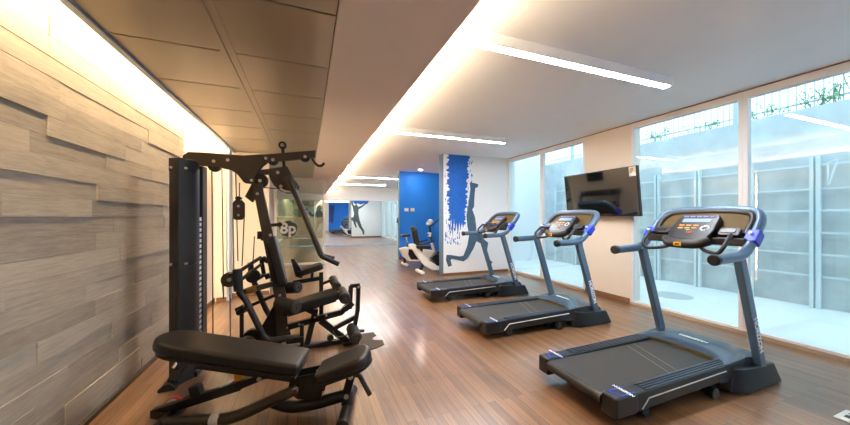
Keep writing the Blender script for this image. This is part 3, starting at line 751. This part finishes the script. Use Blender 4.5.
# foam rolls
def roll(p, q, r, name='foam_roll'):
    p, q = Vector(p), Vector(q); d = (q-p).normalized()
    o = MB().cyl(p, q, r, seg=24).out(name, 'foam', gym, bevel=.012, seg=2)
    MB().cyl(q, q+d*.006, r*.8, r*.75, 20).cyl(q+d*.006, q+d*.016, .014, .01, 10).out('end_cap', 'shroud', o)
    return o
roll(G(-.28, .545, 3.60), G(-.10, .53, 3.40), .072)
roll(G(-.235, .665, 3.75), G(-.085, .695, 3.60), .062)
roll(G(.365, .60, 3.66), G(.385, .57, 3.42), .062)
roll(G(.29, .69, 3.95), G(.325, .645, 3.70), .05)
roll(G(.485, .165, 3.66), G(.50, .13, 3.42), .066)
MB().cyl(G(.31, .66, 3.93), G(.39, .57, 3.43), .014, seg=10).out('roll_rod', 'chrome', gym)
MB().cyl(G(.485, .165, 3.85), G(.50, .13, 3.43), .014, seg=10).out('roll_rod', 'chrome', gym)
lv = MB().bar(G(.47, .665, 3.62), G(.455, .40, 3.62), .045, .05, up=(1, 0, 0)).bar(G(.555, .66, 3.62), G(.545, .36, 3.62), .05, .045, up=(1, 0, 0)).bar(G(.46, .66, 3.62), G(.57, .665, 3.62), .045, .045).bar(G(.545, .38, 3.62), G(.51, .18, 3.62), .045, .045, up=(1, 0, 0)).bar(G(.54, .30, 3.64), G(.26, .18, 3.64), .045, .045).out('leg_developer', 'black', gym, bevel=.005)
bolts([(.55, .645)], 3.595, gym, .014)
MB().tube(fillet([G(.27, .18, 3.62), G(.30, .10, 3.6), G(.40, .10, 3.6), G(.50, .16, 3.6)], .06, 4), .008, 6).bar(G(.5, .14, 3.62), G(.62, .13, 3.62), .03, .03).out('developer_cable', 'cable', gym)
MB().bar(G(.40, .40, 3.62), G(.49, .47, 3.62), .06, .06).out('developer_pivot', 'black', gym, bevel=.004)
# preacher curl pad behind the seat
cp = Vector((.30, 0, .085)).normalized(); cn = Vector((-.085, 0, .30)).normalized(); c0 = G(-.115, .80, 3.85)
MB().prism(rrect(0, .30, -.12, .12, .05), lambda a, c: c0+cp*a+Vector((0, c, 0)), cn*.065).out('curl_pad', 'pad', gym, bevel=.018, seg=3)
MB().bar(G(.06, .82, 3.85), G(.05, .72, 3.85), .03, .03).bar(G(-.15, .70, 3.85), G(.18, .735, 3.85), .045, .045).bar(G(.155, .80, 3.85), G(.155, .30, 3.80), .045, .045).bar(G(.16, .66, 3.85), G(.27, .70, 3.85), .03, .03).out('curl_frame', 'black', gym, bevel=.004)
MB().prism([(-.17, .98), (-.13, .98), (-.03, .80), (-.06, .76), (-.12, .78)], lambda a, c: G(a, c, 3.78), (0, .05, 0)).out('back_bracket', 'black', gym, bevel=.005)
# swinging press arms on the tower side
for y, sgn in ((3.42, 1), (3.86, -1)):
    if sgn > 0:
        p = [G(-.62, .88, y), G(-.61, .72, y), G(-.56, .66, y), G(-.40, .27, y), G(-.34, .225, y), G(-.14, .225, y)]
    else:
        p = [G(-.58, .95, y), G(-.57, .80, y), G(-.42, .40, y), G(-.36, .30, y)]
    MB().tube(fillet(p, .08, 5), .030, 12).out('swing_arm', 'shroud', gym)
MB().cyl(G(-.625, .95, 3.42), G(-.615, .74, 3.42), .042, seg=16).out('grip', 'shroud', gym, bevel=.006)
MB().bar(G(-.62, .92, 3.44), G(-.47, 1.01, 3.8), .02, .035).bar(G(-.60, .84, 3.44), G(-.46, .94, 3.8), .02, .03).bar(G(-.47, 1.01, 3.8), G(-.44, .82, 3.8), .03, .04).bar(G(-.44, .82, 3.8), G(-.52, .78, 3.7), .04, .035).bar(G(-.70, .90, 3.42), G(-.60, .90, 3.42), .04, .03).out('adjuster_bracket', 'black', gym, bevel=.004)
MB().bar(G(-.62, .70, 3.52), G(-.20, .78, 3.60), .05, .05).out('press_pivot', 'plate', gym, bevel=.006)
MB().cyl(G(-.57, .71, 3.52), G(-.48, .73, 3.54), .033, seg=12).out('pivot_collar', mat('brass', (150, 118, 62), .35, .8), gym)
MB().cyl(G(-.53, .83, 3.66), G(-.53, .83, 3.70), .07, seg=20).out('pulley', 'black', gym, bevel=.005)
# adjustment pegs on the column
MB().bar(G(-.44, 1.36), G(-.25, 1.37), .03, .035).cyl(G(-.27, 1.37, 3.60), G(-.27, 1.37, 3.70), .025).out('adjuster_peg', 'black', gym, bevel=.004)
for a, c in (((-.46, 1.30), (-.46, 1.22)), ((-.44, 1.02), (-.38, .98)), ((-.40, .85), (-.38, .80))): MB().bar(G(*a), G(*c), .045, .05).out('adjuster_peg', 'black', gym, bevel=.004)
# hanging pulley block, cable wheels and cables
MB().prism([(-.70, 1.59), (-.68, 1.62), (-.62, 1.62), (-.595, 1.59), (-.595, 1.45), (-.62, 1.42), (-.68, 1.42), (-.70, 1.45)], lambda a, c: G(a, c, 3.62), (0, .04, 0)).bar(G(-.68, 1.64, 3.62), G(-.62, 1.64, 3.62), .03, .02).bar(G(-.65, 1.60, 3.62), G(-.65, 1.66, 3.62), .03, .03).out('hanging_pulley', 'plate', gym, bevel=.004)
bolts([(-.648, 1.56), (-.648, 1.47)], 3.60, gym, .014)
MB().cyl(G(-.73, .82, 3.60), G(-.73, .82, 3.64), .075, seg=24).out('hanging_pulley', 'plate', gym, bevel=.005)
bolts([(-.73, .82)], 3.60, gym, .02)
MB().cyl(G(-.728, .74, 3.62), G(-.726, .67, 3.62), .012, seg=10).out('cable_end', 'bolt', gym)
cables = [[G(-.885, 1.93, 3.64), G(-.875, .1, 3.64)], [G(-.80, 1.93, 3.64), G(-.785, .62, 3.64), G(-.80, .80, 3.64)], [G(-.70, 1.45, 3.62), G(-.69, .80, 3.62)], [G(-.60, 1.45, 3.62), G(-.62, .95, 3.62)],
          [G(-.726, .67, 3.62), G(-.72, .05, 3.62)], [G(-.645, 1.66, 3.63), G(-.645, 1.80, 3.63)], [G(-.45, 1.90, 3.63), G(-.33, 1.90, 3.63)], [G(-.46, 1.76, 3.63), G(-.26, 1.75, 3.63)],
          [G(-.68, 1.93, 3.64), G(-.66, 1.0, 3.64)], [G(-.51, 1.25, 3.64), G(-.53, .86, 3.64)], [G(-.56, .11, 3.52), G(-.2, .06, 3.52), G(.3, .09, 3.58)]]
for c in cables: MB().tube(c, .0055, 6).out('cable', 'cable', gym)
MB().bar(G(-.66, .43, 3.95), G(-.30, .60, 3.78), .03, .035).out('low_row_lever', 'black', gym, bevel=.004)
MB().bar(G(-.72, .395, 3.98), G(-.64, .44, 3.94), .08, .09).cyl(G(-.70, .40, 3.90), G(-.70, .40, 4.04), .03).out('lever_clamp', 'shroud', gym, bevel=.008)
MB().bar(G(-.68, .40, 3.96), G(-.68, .0, 3.96), .04, .04).out('lever_post', 'black', gym, bevel=.004)
tag(MB().prism([(.57, 3.36), (.57, 3.78), (.62, 3.86), (.78, 3.87), (.79, 3.75), (.73, 3.70), (.73, 3.62), (.83, 3.58), (.82, 3.45), (.70, 3.38)], lambda a, c: (a, c, .004), (0, 0, .008)).out('rubber_foot_mat', 'rubber', bevel=.002),
    'dark notched rubber mat on the floor at the multi-gym front leg', 'mat')

# ------------------------------------------------------------------ weight bench
bn = thing('weight_bench', 'black adjustable weight bench in the left foreground', 'bench', (.27, 2.36, 0), math.atan2(-.28, .96))
def B(s, z, p=0.): return Vector((s, p, z))
ba = Vector((-1.03, 0, .20)).normalized(); bnn = Vector((.20, 0, 1.03)).normalized()
b0 = B(-.30, .385)
outl = []
for k in range(13):
    t = PI/2+PI*k/12; outl.append((.92+.145*math.cos(t-PI)*1.0, .14*math.sin(t-PI)))
outl = [(0, -.155), (0, .155), (.30, .16), (.72, .15)] + [(.86+.17*math.sin(PI*k/12), .15*math.cos(PI*k/12)) for k in range(13)] + [(.72, -.15), (.30, -.16)]
MB().prism(outl, lambda a, c: b0+ba*a+Vector((0, c, 0)), bnn*.085).out('backrest', 'pad', bn, bevel=.028, seg=4)
MB().prism([(a*.97+.01, c*.93) for a, c in outl], lambda a, c: b0+ba*a+Vector((0, c, 0))-bnn*.052, bnn*.02).out('backrest_board', 'black', bn, bevel=.003)
sa = Vector((.37, 0, .135)).normalized(); sb = Vector((-.135, 0, .37)).normalized(); s0 = B(-.195, .30)
so = [(0, -.125), (0, .125), (.2, .145)] + [(.30+.10*math.sin(PI*k/10), .145*math.cos(PI*k/10)) for k in range(11)] + [(.2, -.145)]
MB().prism(so, lambda a, c: s0+sa*a+Vector((0, c, 0)), sb*.08).out('seat', 'pad', bn, bevel=.026, seg=4)
MB().prism([(a*.96+.01, c*.9) for a, c in so], lambda a, c: s0+sa*a+Vector((0, c, 0))-sb*.05, sb*.02).out('seat_board', 'black', bn, bevel=.003)
# hinge bracket
hg = MB().prism([(-.38, .30), (-.20, .33), (-.13, .30), (-.17, .13), (-.33, .15), (-.40, .20)], lambda a, c: B(a, c, -.06), (0, .008, 0)).prism([(-.38, .30), (-.20, .33), (-.13, .30), (-.17, .13), (-.33, .15), (-.40, .20)], lambda a, c: B(a, c, .06), (0, .008, 0)).out('hinge_bracket', 'black', bn, bevel=.003)
for s, z in ((-.34, .22), (-.17, .27)):
    MB().cyl(B(s, z, -.085), B(s, z, .085), .022, seg=14).out('hinge_pin', 'bolt' if z < .24 else 'black', bn)
MB().cyl(B(-.21, .25, -.05), B(-.18, .34, -.05), .025, seg=14).out('hinge_stop', 'black', bn)
# front post with feet
MB().cyl(B(.01, .06), B(.01, .16), .045, seg=18).bar(B(.0, .12), B(.06, .36), .06, .06, up=(1, 0, 0)).out('front_post', 'black', bn, bevel=.006)
MB().cyl(B(.01, .045, -.20), B(.01, .045, .22), .038, seg=18).out('front_foot', 'black', bn, bevel=.006)
for p in (-.2, .22): MB().cyl(B(.01, .043, p-.015), B(.01, .043, p+.015), .042, seg=18).out('foot_cap', 'foam', bn, bevel=.006)
for z in (.14, .28): MB().cyl(B(.01+(.03 if z > .2 else 0), z, -.032), B(.01+(.03 if z > .2 else 0), z, -.048), .018, seg=10).out('bolt', 'bolt', bn)
MB().tube(fillet([B(.05, .26, .03), B(.09, .25, .05), B(.17, .09, .06)], .03, 4), .018, 10).out('front_handle', 'foam', bn)
# lower brace, main tube, adjustment ladder
MB().tube(fillet([B(.0, .13), B(-.22, .075), B(-.40, .055), B(-.52, .10)], .12, 6), .042, 14, rz=.038).out('lower_brace', 'black', bn)
MB().tube(fillet([B(-.33, .22, -.05), B(-.76, .05, -.09), B(-1.22, .042, -.09)], .1, 6), .038, 14).out('main_tube', 'plate', bn)
MB().tube([B(-.84, .0475, -.09), B(-.90, .0465, -.09)], .0395, 14).out('tube_label', 'sticker', bn)
MB().cyl(B(-1.22, .04, -.27), B(-1.22, .04, .27), .036, seg=16).bar(B(-1.22, .04), B(-1.36, .045, .03), .06, .05).out('rear_foot', 'black', bn, bevel=.005)
ld = MB().bar(B(-.60, .285, .03), B(-.80, .205, .03), .045, .05).bar(B(-.76, .22, .03), B(-1.36, .045, .03), .055, .06).out('support_rail', 'black', bn, bevel=.005)
MB().bar(B(-1.06, .155, .03), B(-1.08, .235, .03), .06, .07).out('end_block', 'black', bn, bevel=.008)
MB().bar(B(-.60, .28, .03), B(-.57, .33, .03), .07, .06).out('rail_bracket', 'black', bn, bevel=.005)
MB().cyl(B(-.61, .285, .0), B(-.61, .285, -.03), .016, seg=10).out('bolt', 'bolt', bn)
MB().cyl(B(-.77, .25, .04), B(-.79, .30, .05), .032, seg=16).out('pop_pin', 'yellow', bn, bevel=.01)
MB().bar(B(-.83, .239, .03), B(-.90, .2185, .03), .05, .004).out('rail_sticker', 'sticker', bn)
MB().bar(B(-.79, .2505, .03), B(-.82, .242, .03), .05, .004).out('rail_sticker', 'red', bn)
MB().cyl(B(-1.26, .06, .07), B(-1.26, .06, .11), .06, seg=20).out('wheel', 'sticker', bn, bevel=.005)
MB().cyl(B(-1.26, .06, .072), B(-1.26, .06, .108), .064, seg=20).out('wheel_rim', 'red', bn)
MB().bar(B(-.36, .27), B(-1.05, .40), .05, .05).out('backrest_spine', 'black', bn, bevel=.005)

# ------------------------------------------------------------------ recumbent bikes
P = lambda a, c, y=0.: Vector((a, y, c))
def bike_mast(t, x0, z0, x1, z1):
    MB().bar(P(x0, z0), P(x0-.08, z0+.24), .08, .07, up=(1, 0, 0)).out('mast_cover', 'bikew', t, bevel=.015)
    MB().bar(P(x0-.06, z0+.2), P(x1, z1-.06), .055, .055, up=(1, 0, 0)).out('mast', 'tmblack', t, bevel=.008)
    zm = z0+(z1-z0)*.62; xm = x0+(x1-x0)*.62-.04
    MB().bb(xm-.05, xm+.03, -.07, .07, zm-.02, zm+.02).bb(xm-.05, xm+.03, -.05, .05, zm-.10, zm-.08).bb(xm-.01, xm+.02, -.05, .05, zm-.1, zm+.02).out('bottle_holder', 'bikew', t, bevel=.008)
    dn = Vector((-.7, 0, .5)).normalized(); dv = Vector((.5, 0, .7)).normalized()
    cs = MB().prism(rrect(-.14, .14, -.09, .11, .08), lambda a, c: P(x1, z1)+Vector((0, a, 0))+dv*c, dn*.07).out('console', 'bikew', t, bevel=.02, seg=3)
    MB().prism(rrect(-.09, .09, -.03, .06, .02), lambda a, c: P(x1, z1)+dn*.037+Vector((0, a, 0))+dv*c, dn*.004).out('display', 'screen', cs)
    for s in (-1, 1):
        MB().tube(fillet([P(x1+.06, z1-.1, 0), P(x1+.08, z1-.06, s*.17), P(x1+.12, z1+.02, s*.25), P(x1+.22, z1+.10, s*.25)], .08, 4), .019, 10).out('handlebar', 'foam', t)
def cranks(t, x, z):
    for s in (-1, 1):
        MB().bar(P(x+.10*s, z-.12*s, s*.12), P(x+.10*s, z-.12*s, s*.22), .12, .03).out('pedal', 'tmblack', t, bevel=.008)
        MB().bar(P(x, z, s*.115), P(x+.10*s, z-.12*s, s*.125), .02, .035).out('crank', 'tmdark', t)
def feet(t, x1):
    MB().bar(P(.0, .045, -.24), P(.0, .045, .24), .10, .08).out('rear_foot', 'bikew', t, bevel=.03, seg=3)
    MB().bar(P(x1, .05, -.22), P(x1, .05, .22), .09, .07).out('front_foot', 'bikew', t, bevel=.025, seg=3)
t = thing('recumbent_bike', 'white and black recumbent bike with tall backrest, nearest the blue-stroke column', 'exercise bike', (2.72, 7.52, 0), 0, 'exercise bikes by the blue wall')
MB().prism([(-.30, .76), (-.15, .77), (.02, .58), (.25, .31), (.45, .20), (1.1, .17), (1.15, .06), (.35, .06), (.10, .20), (-.10, .46), (-.2, .62), (-.3, .64)], lambda a, c: P(a, c), (0, .13, 0)).out('frame', 'bikew', t, bevel=.025, seg=3)
MB().prism([(.28, .38), (.48, .56), (.66, .60), (.80, .45), (.82, .25), (.7, .15), (.45, .17)], lambda a, c: P(a, c), (0, .17, 0)).out('flywheel_housing', 'tmblack', t, bevel=.03, seg=3)
MB().prism([(.60, .62), (.70, .64), (.95, .40), (1.0, .20), (.88, .14), (.82, .40)], lambda a, c: P(a, c), (0, .18, 0)).out('housing_trim', 'bikew', t, bevel=.02, seg=3)
MB().bar(P(.12, .30), P(.01, .06), .06, .07).out('rear_strut', 'tmblack', t, bevel=.008)
feet(t, 1.15)
MB().prism(rrect(-.12, .26, -.19, .19, .08), lambda a, c: P(a, .68-.04*a, c), (0, 0, .08)).out('seat', 'pad', t, bevel=.025, seg=3)
MB().bar(P(.0, .64), P(-.02, .55), .12, .14).out('seat_slide', 'tmblack', t, bevel=.01)
kb_ = Vector((-.10, 0, .45)).normalized()
MB().prism(rrect(0, .48, -.17, .17, .10), lambda a, c: P(-.08, .74)+kb_*a+Vector((0, c, 0)), Vector((.45, 0, .10)).normalized()*.07).out('backrest', 'pad', t, bevel=.02, seg=3)
MB().bar(P(-.12, .66), P(-.20, 1.08), .07, .03, up=(1, 0, 0)).out('back_post', 'tmblack', t, bevel=.006)
for q in (-1, 1):
    MB().tube(fillet([P(-.12, .76, q*.10), P(-.08, .76, q*.25), P(.15, .80, q*.25), P(.30, .84, q*.25)], .06, 4), .018, 10).out('seat_handle', 'foam', t)
cranks(t, .50, .36); bike_mast(t, .82, .52, .70, 1.30)
t = thing('upright_bike', 'white upright exercise bike standing close to the blue wall', 'exercise bike', (2.72, 8.85, 0), 0, 'exercise bikes by the blue wall')
MB().prism([(-.18, .52), (.02, .56), (.40, .50), (.95, .42), (1.02, .30), (.9, .14), (.5, .10), (.1, .13), (-.06, .28)], lambda a, c: P(a, c), (0, .16, 0)).out('frame', 'bikew', t, bevel=.03, seg=3)
MB().prism([(.10, .50), (.36, .48), (.52, .30), (.40, .16), (.16, .18), (.08, .34)], lambda a, c: P(a, c), (0, .19, 0)).out('flywheel_housing', 'tmblack', t, bevel=.03, seg=3)
MB().bar(P(.0, .30), P(.0, .06), .06, .07).out('rear_strut', 'tmblack', t, bevel=.008)
feet(t, 1.05)
MB().bar(P(.10, .52), P(.04, .86), .05, .05, up=(1, 0, 0)).out('seat_post', 'chrome', t, bevel=.01)
MB().prism([(-.10, -.12), (-.10, .12), (.02, .10), (.18, .03), (.18, -.03), (.02, -.10)], lambda a, c: P(a, .90, c), (0, 0, .07)).out('saddle', 'pad', t, bevel=.025, seg=3)
cranks(t, .42, .30); bike_mast(t, .94, .42, .79, 1.28)
# wall switches
for x, lab in ((3.19, 'left of two white switch plates on the blue wall'), (3.41, 'right of two white switch plates on the blue wall')):
    t = thing('wall_switch', lab, 'switch', (x, 10.17, 1.70), 0, 'switches on the blue wall')
    MB().bb(-.075, .075, -.012, 0, -.055, .055).out('plate', 'sticker', t, bevel=.004)
    for k in (-.035, .035): MB().bb(k-.022, k+.022, -.017, -.012, -.035, .035).out('rocker', 'white', t, bevel=.002)
t = thing('floor_outlet', 'white printed plate on the floor in the bottom right corner', 'floor plate', (3.66, 1.0, 0), .0)
MB().bb(-.09, .12, -.05, .05, 0, .006).out('plate', 'sticker', t, bevel=.002)
MB().bb(-.03, .02, -.02, .02, .006, .008).bb(.05, .09, -.02, .02, .006, .008).out('socket', 'shroud', t)

# ------------------------------------------------------------------ dumbbell rack behind the partition (the television reflects it)
rk = thing('dumbbell_rack', 'two-shelf black dumbbell rack reflected in the television', 'dumbbell rack', (-1.08, 9.1, 0))
for s in (-1, 1):
    MB().bar((.22, s*.85, .02), (-.2, s*.85, 1.15), .07, .05).bar((-.28, s*.85, .03), (.3, s*.85, .03), .07, .06).out('upright', 'black', rk, bevel=.006)
for z, x in ((.98, -.12), (.5, .06)):
    MB().box((x, 0, z), (.26, 1.8, .03), Matrix.Rotation(.25, 3, 'Y')).out('shelf', 'black', rk, bevel=.004)
tag(MB().bb(XL-.045, XL-.02, 9.0, 9.75, 1.5, 1.95).out('wall_board', 'tvb', bevel=.004), 'dark rectangular board on the left wall, reflected in the television', 'board')
def make_db(r):
    b = MB()
    b.cyl((-.15, 0, 0), (-.06, 0, 0), r, seg=12).cyl((.06, 0, 0), (.15, 0, 0), r, seg=12).cyl((-.06, 0, 0), (.06, 0, 0), .016, seg=10)
    return b
d0 = None
for z, x, lab in ((1.065, -.12, 'black dumbbell on the upper rack shelf, reflected in the television'), (.59, .06, 'black dumbbell on the lower rack shelf, reflected in the television')):
    for k in range(8):
        if d0 is None: d0 = make_db(.062).out('dumbbell', 'foam', bevel=.008); o = d0
        else: o = d0.copy(); COL.objects.link(o)
        o.location = (-1.08+x, 9.1-.665+k*.19, z); o.rotation_euler = (0, .25, 0)
        tag(o, lab, 'dumbbell', 'dumbbells on the rack')

# ------------------------------------------------------------------ world, camera, view
w = bpy.data.worlds.new('sky'); SC.world = w; w.use_nodes = True
bg = w.node_tree.nodes['Background']
bg.inputs[0].default_value = (.68, .87, 1.0, 1); bg.inputs[1].default_value = 1.45
cam = bpy.data.cameras.new('camera'); co_ = bpy.data.objects.new('camera', cam); COL.objects.link(co_)
cam.sensor_width = 36; cam.sensor_fit = 'HORIZONTAL'; cam.lens = 310/850*36
cam.shift_y = 4.5/850
cam.clip_start = .05; cam.clip_end = 200
co_.location = (0, 0, 1.45)
yaw = math.atan2(.3557, .9346)
co_.rotation_euler = (PI/2, 0, -yaw)
SC.camera = co_
SC.view_settings.view_transform = 'Standard'; SC.view_settings.look = 'None'
SC.view_settings.gamma = 1; SC.view_settings.use_curve_mapping = False
SC.view_settings.exposure = 1.1
SC.cycles.max_bounces = 10; SC.cycles.diffuse_bounces = 5; SC.cycles.glossy_bounces = 5
SC.cycles.transmission_bounces = 6; SC.cycles.transparent_max_bounces = 24
SC.cycles.use_denoising = True; SC.cycles.sample_clamp_indirect = 8
SC.cycles.caustics_reflective = False; SC.cycles.caustics_refractive = False
